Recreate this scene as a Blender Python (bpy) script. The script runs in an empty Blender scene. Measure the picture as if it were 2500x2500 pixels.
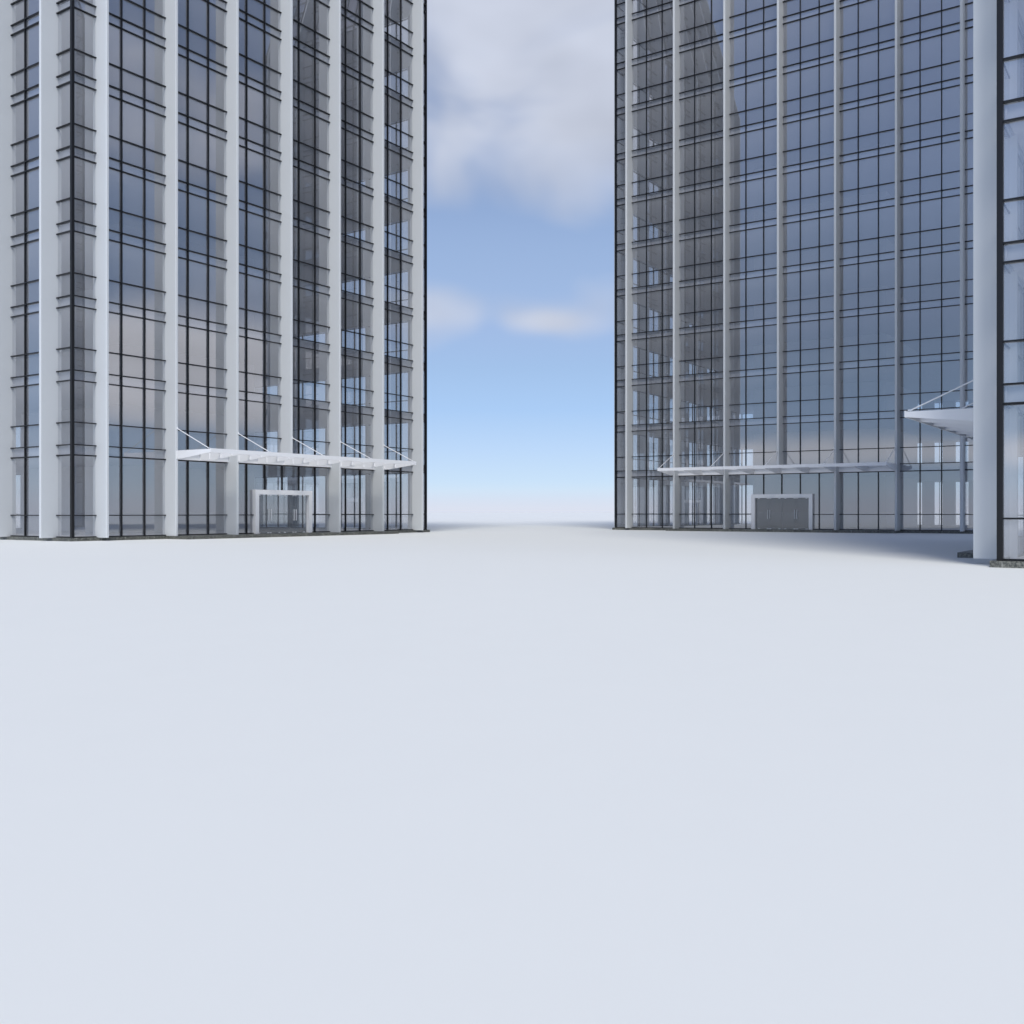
import bpy, math, random
from mathutils import Vector, Matrix
R = math.radians
random.seed(4)
scn = bpy.context.scene
COL = scn.collection

# ------------------------------------------------------------------ constants
F_PX = 2460.0            # focal length for a 2500 px wide picture
EYE = 1.57               # eye height above the ground
AZ = 34.06               # bearing of the towers' long axis
SIDE = 30.12              # side of a tower
S0 = 4.64                # underside line of the first floor band
ST = 4.0                 # storey height
NK = 12                  # straight storeys above the ground storey
ZK = S0 + NK * ST        # level where the crown starts leaning inwards
NC = 8                   # storeys of the crown
TAP = 0.21               # inward lean of the crown, m per m
PT = 0.185               # top of the plinth
E0 = 1.56                # first fin from the corner
COLS = [E0 + 4.5 * i for i in range(7)]
TW = 0.09                # half thickness of a column fin

# ------------------------------------------------------------------ materials
def new_mat(name):
    m = bpy.data.materials.new(name); m.use_nodes = True
    nt = m.node_tree
    for n in list(nt.nodes): nt.nodes.remove(n)
    return m, nt, nt.nodes.new('ShaderNodeOutputMaterial')

def paint(name, col, rough=0.5, var=0.03, scale=0.6, spec=0.5, metal=0.0, bump=0.0):
    m, nt, out = new_mat(name)
    b = nt.nodes.new('ShaderNodeBsdfPrincipled')
    tc = nt.nodes.new('ShaderNodeTexCoord')
    no = nt.nodes.new('ShaderNodeTexNoise'); no.inputs['Scale'].default_value = scale; no.inputs['Detail'].default_value = 4
    nt.links.new(tc.outputs['Object'], no.inputs['Vector'])
    mx = nt.nodes.new('ShaderNodeMix'); mx.data_type = 'RGBA'
    mx.inputs['A'].default_value = (*[c * (1 - var) for c in col], 1)
    mx.inputs['B'].default_value = (*[min(1, c * (1 + var)) for c in col], 1)
    nt.links.new(no.outputs['Fac'], mx.inputs['Factor'])
    nt.links.new(mx.outputs['Result'], b.inputs['Base Color'])
    b.inputs['Roughness'].default_value = rough
    b.inputs['Metallic'].default_value = metal
    b.inputs['Specular IOR Level'].default_value = spec
    if bump:
        bp = nt.nodes.new('ShaderNodeBump'); bp.inputs['Strength'].default_value = bump
        n2 = nt.nodes.new('ShaderNodeTexNoise'); n2.inputs['Scale'].default_value = scale * 12
        nt.links.new(tc.outputs['Object'], n2.inputs['Vector'])
        nt.links.new(n2.outputs['Fac'], bp.inputs['Height']); nt.links.new(bp.outputs['Normal'], b.inputs['Normal'])
    nt.links.new(b.outputs[0], out.inputs[0])
    return m

def glass(name, base, tint, gl, rough=0.0, haze_lift=0.13):
    m, nt, out = new_mat(name)
    lw = nt.nodes.new('ShaderNodeLayerWeight'); lw.inputs['Blend'].default_value = 0.5
    pw = nt.nodes.new('ShaderNodeMath'); pw.operation = 'POWER'; pw.inputs[1].default_value = 4.0
    ma = nt.nodes.new('ShaderNodeMath'); ma.operation = 'MULTIPLY_ADD'
    ma.inputs[1].default_value = 1 - base; ma.inputs[2].default_value = base
    nt.links.new(lw.outputs['Facing'], pw.inputs[0]); nt.links.new(pw.outputs[0], ma.inputs[0])
    tr = nt.nodes.new('ShaderNodeBsdfTransparent'); tr.inputs[0].default_value = (*tint, 1)
    go = nt.nodes.new('ShaderNodeBsdfGlossy'); go.inputs['Color'].default_value = (*gl, 1); go.inputs['Roughness'].default_value = rough
    mx = nt.nodes.new('ShaderNodeMixShader')
    nt.links.new(ma.outputs[0], mx.inputs[0]); nt.links.new(tr.outputs[0], mx.inputs[1]); nt.links.new(go.outputs[0], mx.inputs[2])
    df = nt.nodes.new('ShaderNodeBsdfDiffuse'); df.inputs[0].default_value = (.60, .62, .66, 1)   # pale haze mixed into the glass colour to brighten the dark panes
    m2 = nt.nodes.new('ShaderNodeMixShader'); m2.inputs[0].default_value = haze_lift
    nt.links.new(mx.outputs[0], m2.inputs[1]); nt.links.new(df.outputs[0], m2.inputs[2])
    nt.links.new(m2.outputs[0], out.inputs[0])
    return m

def granite(name):
    m, nt, out = new_mat(name)
    b = nt.nodes.new('ShaderNodeBsdfPrincipled'); b.inputs['Roughness'].default_value = 0.45
    tc = nt.nodes.new('ShaderNodeTexCoord')
    v = nt.nodes.new('ShaderNodeTexVoronoi'); v.inputs['Scale'].default_value = 26
    n = nt.nodes.new('ShaderNodeTexNoise'); n.inputs['Scale'].default_value = 14; n.inputs['Detail'].default_value = 6
    n2 = nt.nodes.new('ShaderNodeTexNoise'); n2.inputs['Scale'].default_value = 0.7
    for q in (v, n, n2): nt.links.new(tc.outputs['Object'], q.inputs['Vector'])
    r = nt.nodes.new('ShaderNodeValToRGB')
    r.color_ramp.elements[0].position = 0.28; r.color_ramp.elements[0].color = (0.015, 0.017, 0.016, 1)
    r.color_ramp.elements[1].position = 0.75; r.color_ramp.elements[1].color = (0.22, 0.22, 0.19, 1)
    e = r.color_ramp.elements.new(0.5); e.color = (0.065, 0.07, 0.062, 1)
    a = nt.nodes.new('ShaderNodeMath'); a.operation = 'MULTIPLY_ADD'; a.inputs[1].default_value = 0.35
    nt.links.new(v.outputs['Distance'], a.inputs[0])
    s = nt.nodes.new('ShaderNodeMath'); s.operation = 'MULTIPLY_ADD'; s.inputs[1].default_value = 0.75
    nt.links.new(n.outputs['Fac'], s.inputs[0])
    s2 = nt.nodes.new('ShaderNodeMath'); s2.operation = 'MULTIPLY_ADD'; s2.inputs[1].default_value = 0.25; s2.inputs[2].default_value = -0.12
    nt.links.new(n2.outputs['Fac'], s2.inputs[0]); nt.links.new(s2.outputs[0], s.inputs[2]); nt.links.new(s.outputs[0], a.inputs[2])
    nt.links.new(a.outputs[0], r.inputs[0]); nt.links.new(r.outputs[0], b.inputs['Base Color'])
    nt.links.new(b.outputs[0], out.inputs[0])
    return m

def ground_mat(name):
    m, nt, out = new_mat(name)
    b = nt.nodes.new('ShaderNodeBsdfPrincipled'); b.inputs['Roughness'].default_value = 0.85; b.inputs['Specular IOR Level'].default_value = 0.2
    tc = nt.nodes.new('ShaderNodeTexCoord')
    n = nt.nodes.new('ShaderNodeTexNoise'); n.inputs['Scale'].default_value = 0.05; n.inputs['Detail'].default_value = 5
    n2 = nt.nodes.new('ShaderNodeTexNoise'); n2.inputs['Scale'].default_value = 1.3; n2.inputs['Detail'].default_value = 6
    nt.links.new(tc.outputs['Object'], n.inputs['Vector']); nt.links.new(tc.outputs['Object'], n2.inputs['Vector'])
    ad = nt.nodes.new('ShaderNodeMath'); ad.operation = 'MULTIPLY_ADD'; ad.inputs[1].default_value = 0.35
    nt.links.new(n2.outputs['Fac'], ad.inputs[0]); nt.links.new(n.outputs['Fac'], ad.inputs[2])
    mx = nt.nodes.new('ShaderNodeMix'); mx.data_type = 'RGBA'
    mx.inputs['A'].default_value = (0.775, 0.79, 0.765, 1); mx.inputs['B'].default_value = (0.81, 0.825, 0.795, 1)
    nt.links.new(ad.outputs[0], mx.inputs['Factor'])
    nt.links.new(mx.outputs['Result'], b.inputs['Base Color'])
    nt.links.new(b.outputs[0], out.inputs[0])
    return m

def opal(name):
    m, nt, out = new_mat(name)
    d = nt.nodes.new('ShaderNodeBsdfDiffuse'); d.inputs[0].default_value = (.8, .81, .83, 1)
    t = nt.nodes.new('ShaderNodeBsdfTranslucent'); t.inputs[0].default_value = (.85, .86, .88, 1)
    tr = nt.nodes.new('ShaderNodeBsdfTransparent')
    a = nt.nodes.new('ShaderNodeMixShader'); a.inputs[0].default_value = .5
    b = nt.nodes.new('ShaderNodeMixShader'); b.inputs[0].default_value = .86
    nt.links.new(d.outputs[0], a.inputs[1]); nt.links.new(t.outputs[0], a.inputs[2])
    nt.links.new(a.outputs[0], b.inputs[1]); nt.links.new(tr.outputs[0], b.inputs[2]); nt.links.new(b.outputs[0], out.inputs[0])
    return m

M = dict(
    white=paint('white_coated_metal', (0.65, 0.675, 0.685), 0.45, 0.015, 0.4, 0.3),
    frame=paint('black_anodised_frame', (0.010, 0.0105, 0.012), 0.35, 0.1, 2.0, 0.3),
    slab=paint('concrete_slab', (0.66, 0.66, 0.67), 0.8, 0.05, 0.5, 0.2),
    panel=paint('pale_spandrel', (0.40, 0.42, 0.46), 0.5, 0.03, 0.5, 0.3),
    core=paint('grey_core_wall', (0.55, 0.55, 0.56), 0.85, 0.06, 0.5, 0.2),
    pier=paint('plastered_pier', (0.60, 0.60, 0.62), 0.7, 0.03, 0.5, 0.2),
    bright=paint('bright_white_enamel', (0.88, 0.885, 0.89), 0.4, 0.01, 0.6, 0.4),
    steel=paint('brushed_steel', (0.85, 0.86, 0.88), 0.35, 0.02, 3.0, 0.5, 0.3),
    granite=granite('speckled_granite'),
    joint=paint('pale_joint', (0.45, 0.45, 0.42), 0.8),
    glass=glass('facade_glass', 0.27, (0.95, 0.955, 0.965), (0.95, 0.965, 1.0)),
    door_glass=glass('door_glass', 0.08, (0.74, 0.76, 0.76), (0.9, 0.9, 0.9), 0.0, 0.12),
    ground=ground_mat('pale_ground'),
    opal=opal('opal_roof_sheet'),
)

# ------------------------------------------------------------------ mesh helper
class MB:
    def __init__(s): s.v = []; s.f = []; s.m = []; s.mats = []; s.smooth = set()
    def mi(s, mat):
        if mat not in s.mats: s.mats.append(mat)
        return s.mats.index(mat)
    def box(s, x0, x1, y0, y1, z0, z1, mat, T=None):
        b = len(s.v)
        P = [(x0,y0,z0),(x1,y0,z0),(x1,y1,z0),(x0,y1,z0),(x0,y0,z1),(x1,y0,z1),(x1,y1,z1),(x0,y1,z1)]
        s.v += [T(p) for p in P] if T else P
        i = s.mi(mat)
        for q in ((0,3,2,1),(4,5,6,7),(0,1,5,4),(1,2,6,5),(2,3,7,6),(3,0,4,7)):
            s.f.append(tuple(b + k for k in q)); s.m.append(i)
    def quad(s, pts, mat, T=None):
        b = len(s.v); s.v += [T(p) for p in pts] if T else list(pts)
        s.f.append(tuple(range(b, b + len(pts)))); s.m.append(s.mi(mat))
    def extrude(s, prof, rings, mat, cap=True):
        """rings: list of functions mapping the profile point to 3D, joined in order"""
        b = len(s.v); n = len(prof); i = s.mi(mat)
        for r in rings: s.v += [r(p) for p in prof]
        for k in range(len(rings) - 1):
            for j in range(n):
                a = b + k*n + j; c = b + k*n + (j+1) % n
                s.f.append((a, c, c + n, a + n)); s.m.append(i)
        if cap:
            s.f.append(tuple(b + j for j in reversed(range(n)))); s.m.append(i)
            s.f.append(tuple(b + (len(rings)-1)*n + j for j in range(n))); s.m.append(i)
    def tube(s, p0, p1, r, mat, n=10):
        p0 = Vector(p0); p1 = Vector(p1); d = (p1 - p0).normalized()
        a = d.orthogonal().normalized(); c = d.cross(a)
        prof = [(math.cos(2*math.pi*k/n)*r, math.sin(2*math.pi*k/n)*r) for k in range(n)]
        s.extrude(prof, [lambda q: tuple(p0 + a*q[0] + c*q[1]), lambda q: tuple(p1 + a*q[0] + c*q[1])], mat)
    def mesh(s, name, smooth=False):
        me = bpy.data.meshes.new(name); me.from_pydata(s.v, [], s.f)
        for mt in s.mats: me.materials.append(mt)
        me.polygons.foreach_set('material_index', s.m)
        me.update()
        if smooth: me.shade_smooth() if hasattr(me, 'shade_smooth') else None
        return me

def link(name, me, parent=None, loc=(0,0,0), rz=0.0, label=None, kind=None):
    o = bpy.data.objects.new(name, me); COL.objects.link(o)
    o.parent = parent; o.location = loc; o.rotation_euler = (0, 0, rz)
    if label: o['label'] = label
    if kind: o['kind'] = kind
    return o

# ------------------------------------------------------------------ shared window meshes (x along the face, y inwards, z up; origin at lower left of storey)
FY0, FY1, GY = 0.0, 0.13, 0.115
def bay_parts(x0, x1, h, mulls, low, mids, band=True, cut=None):
    """frame, pane, spandrel. mids = heights of horizontal members; cut = (xa, xb, ztop) opening for the portal"""
    fr = MB(); pa = MB(); sp = MB()
    t = 0.052
    ea, eb = (0.0, 0.02) if mulls == [] and x0 > .1 else (0.02, 0.0) if mulls == [] else (0, 0)
    def rail(z, th=t):
        segs = [(x0 - ea, x1 + eb)]
        if cut and z < cut[2]: segs = [(x0, cut[0]), (cut[1], x1)]
        for a, b in segs: fr.box(a, b, FY0, FY1, z - th/2, z + th/2, M['frame'])
    for z in mids: rail(z)
    hs = sorted(mids)
    for xm in mulls:
        zb = low
        if cut and cut[0] < xm < cut[1]: zb = cut[2]
        fr.box(xm - .028, xm + .028, FY0 + .004, FY1 + .006, zb, h, M['frame'])
    if not mulls:                                   # jambs run up inside the fin beside the narrow end bay
        fr.box(x1 + .003 if x0 > .1 else x0 - .024, x1 + .024 if x0 > .1 else x0 - .003, FY0 + .02, FY1 - .005, low, h, M['frame'])
    if not band: fr.box(x0, x1, .02, .10, h - .044, h - .0305, M['frame'])
    if band: sp.box(x0, x1, GY + .07, GY + .13, 0.03, 0.52, M['panel'])
    if cut:
        pa.quad([(x0, GY, low), (cut[0], GY, low), (cut[0], GY, h), (x0, GY, h)], M['glass'])
        pa.quad([(cut[1], GY, low), (x1, GY, low), (x1, GY, h), (cut[1], GY, h)], M['glass'])
        pa.quad([(cut[0], GY, cut[2]), (cut[1], GY, cut[2]), (cut[1], GY, h), (cut[0], GY, h)], M['glass'])
    else:
        pa.quad([(x0, GY, low), (x1, GY, low), (x1, GY, h), (x0, GY, h)], M['glass'])
    return fr.mesh('window_frame'), pa.mesh('window_pane'), (sp.mesh('spandrel_panel') if band else None)

UP = [0.0, 0.548, 2*1.0 - 0.24]          # lower line, upper line, middle transom (1.76)
GR = [PT + 0.035, 1.385]                 # ground storey rails
SPAN = {}
def spans(portal):
    """list of (x0, x1, mullions) for a face"""
    out = [(0.12, E0 - TW, [])]
    for i in range(6): 
        a = COLS[i]; out.append((a + TW, a + 4.5 - TW, [a + 1.5, a + 3.0]))
    out.append((COLS[6] + TW, SIDE - 0.12, []))
    return out
PW0, PW1, PZ = 12.62, 17.58, 2.985       # the portal opening in the facade
def win_meshes(i, ground, portal):
    key = (0 if i == 0 else 7 if i == 7 else 1, ground, portal and ground and i in (3,))
    if key in SPAN: return SPAN[key]
    if key[2]:
        r = bay_parts(TW, 9.0 - TW, S0, [1.5, 3.0, 4.5, 6.0, 7.5], PT, GR, False, (PW0 - COLS[2], PW1 - COLS[2], PZ))
    else:
        w = (0.12, E0 - TW, []) if key[0] == 0 else (TW, E0 - 0.12, []) if key[0] == 7 else (TW, 4.5 - TW, [1.5, 3.0])
        r = bay_parts(w[0], w[1], S0 if ground else ST, w[2], PT if ground else 0.0, GR if ground else UP, not ground)
    SPAN[key] = r
    return r

def face_frame(f):
    return [((0,0), 0.0), ((SIDE,0), 90.0), ((SIDE,SIDE), 180.0), ((0,SIDE), 270.0)][f]
def face_T(f):
    (ox, oy), r = face_frame(f); c, s = round(math.cos(R(r))), round(math.sin(R(r)))
    return lambda p: (ox + c*p[0] - s*p[1], oy + s*p[0] + c*p[1], p[2])

def crown_T(f):
    T = face_T(f)
    def g(p):
        x, y, z = T(p); k = (SIDE/2 - TAP*max(0, z - ZK)) / (SIDE/2)
        return (SIDE/2 + (x - SIDE/2)*k, SIDE/2 + (y - SIDE/2)*k, z)
    return g

ua = Vector((math.sin(R(AZ)), math.cos(R(AZ)), 0)); va = Vector((-math.cos(R(AZ)), math.sin(R(AZ)), 0))

def tower(origin, canopy_face, label, label_extra=None, piers_back=False):
    root = bpy.data.objects.new('glass_tower', None); COL.objects.link(root)
    root.location = (origin[0], origin[1], 0); root.rotation_euler = (0, 0, R(90 - AZ))
    root['label'] = label; root['category'] = 'tower'; root['group'] = 'glass office towers with white fins'
    root.empty_display_size = 2
    def world(p): return Vector((origin[0], origin[1], 0)) + ua*p[0] + va*p[1] + Vector((0,0,p[2]))
    def score(f, x0, x1, z0, z1):
        T = face_T(f); nrm = [(-va), ua, va, (-ua)][f]
        mid = world(T(((x0+x1)/2, 0, (z0+z1)/2)))
        pts = [world(T((x, 0, z))) for x in (x0, x1) for z in (z0, z1)]
        if any(p.y < 2 for p in pts): return 0.0
        xs = [min(max(1250 + F_PX*p.x/p.y, 0), 2500) for p in pts]; ys = [min(max(1250 - F_PX*(p.z - EYE)/p.y, 0), 2500) for p in pts]
        a = (max(xs) - min(xs)) * (max(ys) - min(ys))
        facing = nrm.dot(Vector((mid.x, mid.y, mid.z - EYE))) < 0
        return a if facing else a*0.02
    # --- plinth
    p = MB(); e = 0.17
    p.box(-e, SIDE+e, -e, SIDE+e, -0.3, PT, M['granite'])
    x = 0.6
    plinth = link('plinth', p.mesh('plinth'), root)
    T = face_T(canopy_face)
    st = MB(); st.box(5.9, 24.3, -2.1, -e + .02, -0.3, PT - 0.003, M['granite'], T)
    link('entrance_step', st.mesh('entrance_step'), plinth)
    for f in range(4):
        Tf = face_T(f); j = MB(); x = 0.15
        while x < SIDE:
            inner = f == canopy_face and 5.9 < x < 24.3
            y = -2.1 if inner else -e
            j.box(x - .006, x + .006, y - .003, y + .05, 0.0, PT - .004, M['joint'], Tf)
            x += 1.5
        link('joint', j.mesh('joint'), plinth)
    # --- windows
    cand = []
    for f in range(4):
        for k in range(-1, NK):
            for i in range(8):
                por = f == canopy_face and k == -1
                if por and i == 4: continue
                ww = spans(por)[i]; x0, x1 = ww[0], ww[1]
                if por and i == 3: x1 = COLS[4] - TW
                z0, z1 = (PT, S0) if k < 0 else (S0 + k*ST, S0 + (k+1)*ST)
                cand.append((score(f, x0, x1, z0, z1), f, k, i, por))
    cand.sort(key=lambda q: -q[0])
    def ox(i): return 0.0 if i == 0 else COLS[i-1]
    for sc, f, k, i, por in cand[:100]:
        fm, pm, sm = win_meshes(i, k < 0, por)
        (fx, fy), rr = face_frame(f); T = face_T(f)
        w = link('window', fm, root, T((ox(i), 0, 0 if k < 0 else S0 + k*ST)), R(rr))
        link('pane', pm, w)
        if sm: link('spandrel_panel', sm, w)
    rest = MB()
    def put(me, f, i, z):
        T = face_T(f); b = len(rest.v); o = ox(i)
        rest.v += [T((v.co.x + o, v.co.y, v.co.z + z)) for v in me.vertices]
        mi = [rest.mi(m_) for m_ in me.materials]
        for pl in me.polygons:
            rest.f.append(tuple(b + q for q in pl.vertices)); rest.m.append(mi[pl.material_index])
    for sc, f, k, i, por in cand[100:]:
        for me in win_meshes(i, k < 0, por):
            if me: put(me, f, i, 0 if k < 0 else S0 + k*ST)
    for f in range(4):                      # crown storeys lean inwards
        T = crown_T(f)
        for k in range(NC):
            z = ZK + k*ST
            for i, (x0, x1, ml) in enumerate(spans(False)):
                for dz in UP: rest.box(x0, x1, FY0, FY1, z+dz-.03, z+dz+.03, M['frame'], T)
                for xm in ml: rest.box(xm-.028, xm+.028, FY0+.004, FY1+.006, z, z+ST, M['frame'], T)
                rest.quad([(x0,GY,z),(x1,GY,z),(x1,GY,z+ST),(x0,GY,z+ST)], M['glass'], T)
                rest.box(x0, x1, GY+.07, GY+.13, z+.03, z+.52, M['panel'], T)
    link('window', rest.mesh('window_rest'), root, kind='stuff')
    # --- columns, corner posts, piers
    r_ = 0.045; prof = [(TW, 0.30)]
    prof = [(-TW, 0.32), (-TW, -0.88 + r_)]
    for k in range(5):
        a = math.pi + k*math.pi/8; prof.append((-TW + r_ + r_*math.cos(a), -0.88 + r_ + r_*math.sin(a)))
    for k in range(5):
        a = 1.5*math.pi + k*math.pi/8; prof.append((TW - r_ + r_*math.cos(a), -0.88 + r_ + r_*math.sin(a)))
    prof += [(TW, 0.32)]
    ztop = ZK + NC*ST + 0.6
    for f in range(4):
        T = crown_T(f)
        for i, c in enumerate(COLS):
            zb = 5.165 if (f == canopy_face and i == 3) else PT - 0.012
            m = MB()
            m.extrude(prof, [lambda q, z=z: T((c + q[0], q[1], z)) for z in (zb, ZK, ztop)], M['white'])
            link('column', m.mesh('column'), root)
        Ti = face_T(f)
        m = MB()
        m.extrude([(-.012,-.012),(.15,-.012),(.15,.15),(-.012,.15)], [lambda q, z=z: T((q[0], q[1], z)) for z in (PT+.002, ZK, ztop)], M['frame'])
        link('corner_post', m.mesh('corner_post'), root)
        if piers_back and f == 1:
            for c in (9.95, 8.0, 5.6, 12.2):
                m = MB(); m.box(c - .58, c + .58, .85, 1.1, PT + .004, ZK, M['pier'], Ti)
                link('inner_pier', m.mesh('inner_pier'), root)
    # --- slabs and core
    fl = MB(); fl.box(.2, SIDE-.2, .2, SIDE-.2, PT+.001, PT+.012, M['slab']); link('floor_slab', fl.mesh('floor_slab'), root)
    sm = MB(); sm.box(.26, SIDE-.26, .26, SIDE-.26, .035, .50, M['slab']); sme = sm.mesh('floor_slab')
    for k in range(NK + 1): link('floor_slab', sme, root, (0, 0, S0 + k*ST))
    for k in range(1, NC + 1):
        d = TAP*k*ST + .3; m = MB(); m.box(d, SIDE-d, d, SIDE-d, ZK+k*ST+.035, ZK+k*ST+.5, M['slab'])
        link('roof' if k == NC else 'floor_slab', m.mesh('slab'), root)
    m = MB(); m.box(9.2, 20.8, 9.2, 20.8, PT+.02, ZK + NC*ST - .1, M['core']); link('lift_core', m.mesh('lift_core'), root)
    # --- canopy
    T = face_T(canopy_face); D = 3.83; c0, c1 = COLS[1], COLS[5]
    m = MB()
    m.box(c0-.05, c1+.05, -D, 0.10, 5.13, 5.16, M['opal'], T)
    m.box(c0+.02, c1-.02, -.25, -.15, 5.03, 5.128, M['bright'], T); m.box(c0+.02, c1-.02, -2.05, -1.97, 5.05, 5.128, M['bright'], T)
    m.box(c0-.05, c1+.05, -D-.05, -D+.003, 4.93, 5.163, M['bright'], T)
    m.box(c0+.03, c1-.03, -.12, -.02, 4.66, 5.097, M['bright'], T)
    can = link('canopy', m.mesh('canopy'), root)
    rp = [(.0, 4.655), (-1.35, 4.655), (-D+.004, 4.935), (-D+.004, 5.128), (.0, 5.128)]
    for j in range(9):
        t = c0 + 2.25*j; w = .05 if j in (0, 8) else .035
        m = MB(); m.extrude(rp, [lambda q: T((t-w, q[0], q[1])), lambda q: T((t+w, q[0], q[1]))], M['bright'])
        for dd in (1.0, 2.0, 3.0):
            zb = 4.70 if dd < 1.35 else 4.70 + (dd-1.35)*.108
            if j not in (0,):
                m.box(t - w - .05, t - w, -dd-.02, -dd+.02, zb, 5.095, M['bright'], T)
        link('rib', m.mesh('rib'), can)
    for c in COLS[1:6]:
        m = MB(); m.tube(T((c, -.86, 6.43)), T((c, -D+.12, 5.16)), .026, M['bright'])
        m.box(c-.012, c+.012, -.95, -.80, 6.36, 6.50, M['steel'], T)
        m.box(c-.04, c+.04, -D+.06, -D+.20, 5.158, 5.20, M['steel'], T)
        link('tie_rod', m.mesh('tie_rod'), can)
    # --- entrance portal and doors
    m = MB(); a, b = 12.6, 17.6
    m.box(a, a+.30, -.16, .16, PT, 2.70, M['bright'], T); m.box(b-.30, b, -.16, .16, PT, 2.70, M['bright'], T)
    m.box(a, b, -.16, .16, 2.70, 3.0, M['bright'], T)
    link('portal_frame', m.mesh('portal_frame'), root)
    oa, ob = a + .30, b - .30; wl = (ob - oa)/4
    for j in range(4):
        x0 = oa + j*wl + .006; x1 = x0 + wl - .012
        m = MB(); m.box(x0, x1, .10, .112, PT+.02, 2.685, M['door_glass'], T)
        dl = link('door', m.mesh('door'), root)
        hx = x1 - .09 if j % 2 == 0 else x0 + .09
        m = MB()
        for yy in (.03, .18):
            m.tube(T((hx, yy, 1.0)), T((hx, yy, 1.75)), .026, M['steel'], 8)
        for zz in (1.06, 1.69): m.tube(T((hx, .02, zz)), T((hx, .19, zz)), .012, M['steel'], 8)
        link('handle', m.mesh('handle'), dl)
        m = MB()
        edge = [x0 + .24, x1 - .10] if j % 2 == 0 else [x0 + .10, x1 - .24]
        for q in edge:
            for z0 in (PT + .012, 2.63): m.box(q-.08, q+.08, .088, .124, z0, z0+.055, M['steel'], T)
        link('clamp', m.mesh('clamp'), dl)
    return root

C1 = (-23.53, 53.86)
C2 = (9.10, 89.12)
C3 = (13.78, 28.62)
tower(C1, 0, 'large glass tower filling the left side, its entrance canopy to the right of the corner')
tower((C2[0] - SIDE*va.x, C2[1] - SIDE*va.y), 3, 'farther glass tower standing across the gap, with grey doors in a white portal', piers_back=True)
tower((C3[0] - SIDE*va.x, C3[1] - SIDE*va.y), 2, 'nearest glass tower cut off by the right edge, mostly one corner post and a fin')

# ------------------------------------------------------------------ ground
g = MB(); N = 96; RR = 6000
ring = [(math.cos(2*math.pi*k/N)*RR, math.sin(2*math.pi*k/N)*RR, 0) for k in range(N)]
g.quad(ring, M['ground'])
link('ground', g.mesh('ground'), kind='structure', label='wide bare pale ground running level to the horizon')

# ------------------------------------------------------------------ light
SUN_EL, SUN_AZ = 50.0, 180.0        # compass bearing of the sun, +Y = 0, clockwise
d = Vector((math.sin(R(SUN_AZ))*math.cos(R(SUN_EL)), math.cos(R(SUN_AZ))*math.cos(R(SUN_EL)), math.sin(R(SUN_EL))))
sl = bpy.data.lights.new('sun', 'SUN'); sl.energy = 2.38; sl.angle = R(20); sl.color = (1.0, 0.975, 0.92)
so = bpy.data.objects.new('sun', sl); COL.objects.link(so)
so.rotation_euler = (-d).to_track_quat('-Z', 'Y').to_euler()

w = bpy.data.worlds.new('World'); scn.world = w; w.use_nodes = True
nt = w.node_tree
for n in list(nt.nodes): nt.nodes.remove(n)
def N_(t, **k):
    n = nt.nodes.new(t)
    for a, b in k.items(): setattr(n, a, b)
    return n
def mth(op, a, b=None, c=None, clamp=False):
    n = N_('ShaderNodeMath', operation=op, use_clamp=clamp)
    for i, q in enumerate((a, b, c)):
        if q is None: continue
        if isinstance(q, (int, float)): n.inputs[i].default_value = q
        else: nt.links.new(q, n.inputs[i])
    return n.outputs[0]
out = N_('ShaderNodeOutputWorld'); bg = N_('ShaderNodeBackground')
sky = N_('ShaderNodeTexSky', sky_type='NISHITA', sun_disc=False)
sky.sun_elevation = R(SUN_EL); sky.sun_rotation = R(SUN_AZ); sky.air_density = 1.0; sky.dust_density = 0.6; sky.ozone_density = 1.0; sky.altitude = 0
tc = N_('ShaderNodeTexCoord'); sep = N_('ShaderNodeSeparateXYZ'); nt.links.new(tc.outputs['Generated'], sep.inputs[0])
X, Y, Z = sep.outputs
az = mth('MULTIPLY', mth('ARCTAN2', X, Y), 180/math.pi)
el = mth('MULTIPLY', mth('ARCSINE', Z), 180/math.pi)
cmb = N_('ShaderNodeCombineXYZ'); nt.links.new(X, cmb.inputs[0]); nt.links.new(Y, cmb.inputs[1]); nt.links.new(mth('MULTIPLY', Z, 1.9), cmb.inputs[2])
no = N_('ShaderNodeTexNoise'); no.inputs['Scale'].default_value = 5.0; no.inputs['Detail'].default_value = 3.0; no.inputs['Roughness'].default_value = 0.45; no.inputs['Distortion'].default_value = 0.5
nt.links.new(cmb.outputs[0], no.inputs['Vector'])
def blob(a0, e0, ra, re, amp):
    da = mth('DIVIDE', mth('SUBTRACT', az, a0), ra); de = mth('DIVIDE', mth('SUBTRACT', el, e0), re)
    q = mth('ADD', mth('MULTIPLY', da, da), mth('MULTIPLY', de, de))
    return mth('MULTIPLY', mth('EXPONENT', mth('MULTIPLY', q, -1.0)), amp)
bias = None
for args in BLOBS if 'BLOBS' in globals() else [
        (9, 27, 22, 9.5, .50), (-5.5, 26, 3.2, 5, -.22), (-4.0, 11.2, 3.4, 1.9, .37), (1.9, 10.7, 2.3, 0.75, .33), (-1.2, 10.3, 0.8, 2.0, -.15), (0, 14.3, 14, 1.6, -.25), (0, 5, 25, 3.2, -.5),
        (92, 7.0, 45, 2.6, .60), (88, 15, 40, 2.5, -.3), (80, 20, 30, 2.5, .15), (92, 2.9, 40, 1.3, -.4),
        (-128, 3.1, 34, 1.2, .60), (-140, 22, 60, 17, -.35), (180, 60, 180, 22, .1)]:
    b_ = blob(*args); bias = b_ if bias is None else mth('ADD', bias, b_)
dens = mth('ADD', no.outputs['Fac'], bias)
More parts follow.
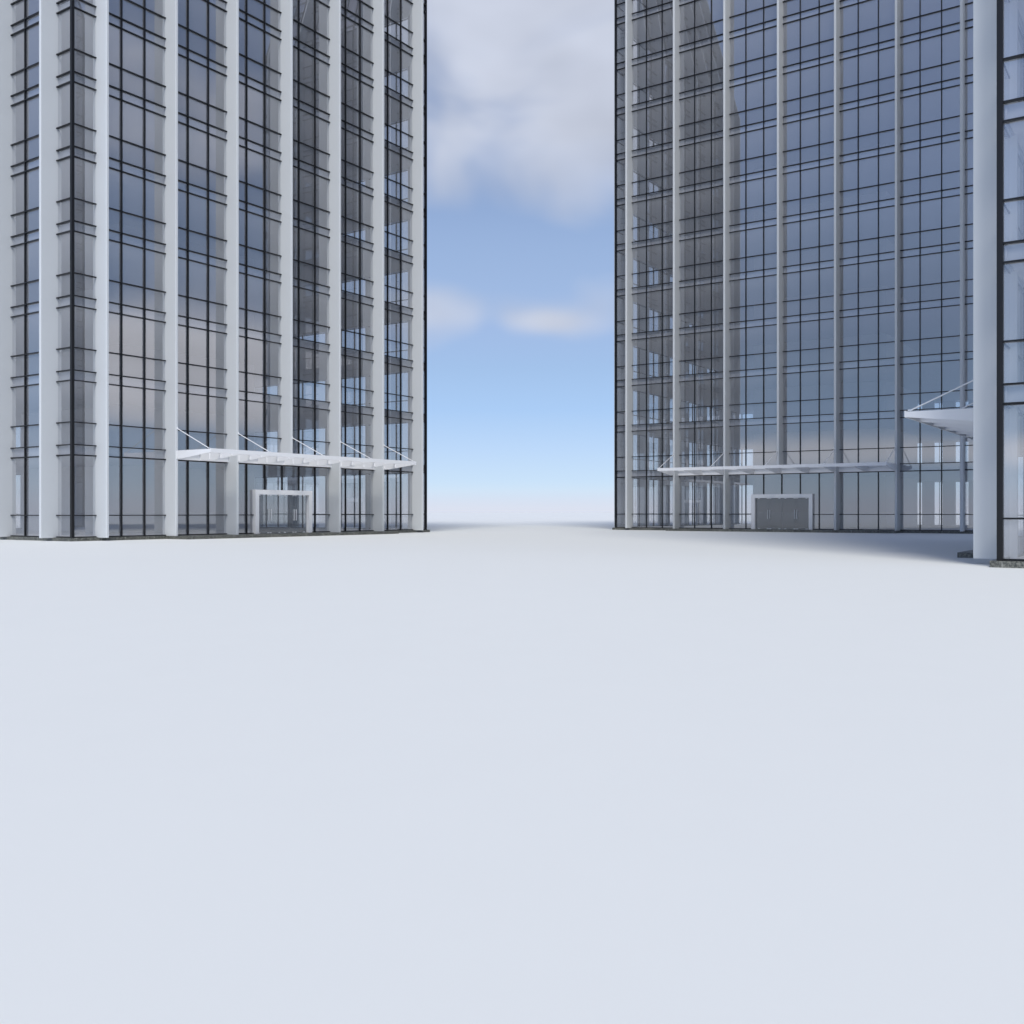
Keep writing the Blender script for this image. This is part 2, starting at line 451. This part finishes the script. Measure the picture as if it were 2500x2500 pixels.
mask = N_('ShaderNodeMapRange', interpolation_type='SMOOTHSTEP'); mask.inputs['From Min'].default_value = 0.50; mask.inputs['From Max'].default_value = 0.98
nt.links.new(dens, mask.inputs['Value'])
m_ = mth('MULTIPLY', mask.outputs[0], 0.88)
# clear air
sc_ = N_('ShaderNodeVectorMath', operation='MULTIPLY'); nt.links.new(sky.outputs[0], sc_.inputs[0]); sc_.inputs[1].default_value = (1.42, 1.30, 1.34)
# cloud colour, a little brighter towards the sun's side
cl = N_('ShaderNodeMix', data_type='RGBA'); cl.inputs['A'].default_value = (6.3, 6.7, 7.8, 1); cl.inputs['B'].default_value = (14.5, 14.1, 14.4, 1)
nt.links.new(mth('MULTIPLY_ADD', Y, -1.2, 0.95, clamp=True), cl.inputs['Factor'])
no2 = N_('ShaderNodeTexNoise'); no2.inputs['Scale'].default_value = 9.0; no2.inputs['Detail'].default_value = 2.0
nt.links.new(cmb.outputs[0], no2.inputs['Vector'])
clv = N_('ShaderNodeVectorMath', operation='SCALE'); nt.links.new(cl.outputs['Result'], clv.inputs[0]); nt.links.new(mth('MULTIPLY_ADD', no2.outputs['Fac'], 0.5, 0.72), clv.inputs['Scale'])
lo = N_('ShaderNodeMapRange', interpolation_type='SMOOTHSTEP'); lo.inputs['From Min'].default_value = 18.0; lo.inputs['From Max'].default_value = 8.0
nt.links.new(el, lo.inputs['Value'])
rp = N_('ShaderNodeValToRGB'); nt.links.new(mth('DIVIDE', el, 18.0, clamp=True), rp.inputs[0])
stops = [(0.0, (.60,.74,.93)), (1.2, (.62,.79,.96)), (3.5, (.515,.70,.96)), (5.8, (.41,.61,.92)), (8.1, (.37,.545,.83)), (10.4, (.345,.485,.77)), (13.7, (.31,.44,.70)), (18, (.30,.43,.68))]
for k_, (e_, c_) in enumerate(stops):
    if k_ < 2: q_ = rp.color_ramp.elements[k_]
    else: q_ = rp.color_ramp.elements.new(e_/18)
    q_.position = e_/18; q_.color = (*c_, 1)
rs = N_('ShaderNodeVectorMath', operation='SCALE'); rs.inputs['Scale'].default_value = 10.0; nt.links.new(rp.outputs[0], rs.inputs[0])
ml = N_('ShaderNodeMix', data_type='RGBA'); nt.links.new(lo.outputs[0], ml.inputs['Factor']); nt.links.new(rs.outputs[0], ml.inputs['B'])
tl = N_('ShaderNodeMapRange', interpolation_type='SMOOTHSTEP'); tl.inputs['From Min'].default_value = 42.0; tl.inputs['From Max'].default_value = 22.0; nt.links.new(el, tl.inputs['Value'])
tb = N_('ShaderNodeMix', data_type='RGBA', blend_type='MULTIPLY'); tb.inputs['B'].default_value = (1.0, 1.07, 1.14, 1)
nt.links.new(mth('MULTIPLY', mth('MULTIPLY_ADD', Y, -1.4, 0.75, clamp=True), tl.outputs[0]), tb.inputs['Factor']); nt.links.new(sc_.outputs[0], tb.inputs['A'])
nt.links.new(tb.outputs['Result'], ml.inputs['A'])
mx = N_('ShaderNodeMix', data_type='RGBA'); nt.links.new(m_, mx.inputs['Factor'])
nt.links.new(ml.outputs['Result'], mx.inputs['A']); nt.links.new(clv.outputs[0], mx.inputs['B'])
# pale air at the horizon
hz = N_('ShaderNodeMapRange', interpolation_type='SMOOTHSTEP'); hz.inputs['From Min'].default_value = 1.9; hz.inputs['From Max'].default_value = -0.2
nt.links.new(el, hz.inputs['Value'])
mh = N_('ShaderNodeMix', data_type='RGBA'); nt.links.new(mth('MULTIPLY', hz.outputs[0], 0.85), mh.inputs['Factor'])
nt.links.new(mx.outputs['Result'], mh.inputs['A']); mh.inputs['B'].default_value = (7.4, 7.6, 8.6, 1)
nt.links.new(mh.outputs['Result'], bg.inputs['Color']); bg.inputs['Strength'].default_value = 0.10
nt.links.new(bg.outputs[0], out.inputs[0])

# ------------------------------------------------------------------ camera and view
cd = bpy.data.cameras.new('camera'); cd.sensor_width = 36; cd.lens = 36*F_PX/2500; cd.clip_end = 20000; cd.clip_start = 0.1
co = bpy.data.objects.new('camera', cd); COL.objects.link(co); co.location = (0, 0, EYE); co.rotation_euler = (R(90), 0, 0)
scn.camera = co
scn.view_settings.view_transform = 'Standard'; scn.view_settings.look = 'None'; scn.view_settings.exposure = 0; scn.view_settings.gamma = 1
scn.render.engine = 'CYCLES'
scn.cycles.transparent_max_bounces = 24; scn.cycles.max_bounces = 8; scn.cycles.glossy_bounces = 4; scn.cycles.diffuse_bounces = 4
scn.cycles.caustics_reflective = False; scn.cycles.caustics_refractive = False
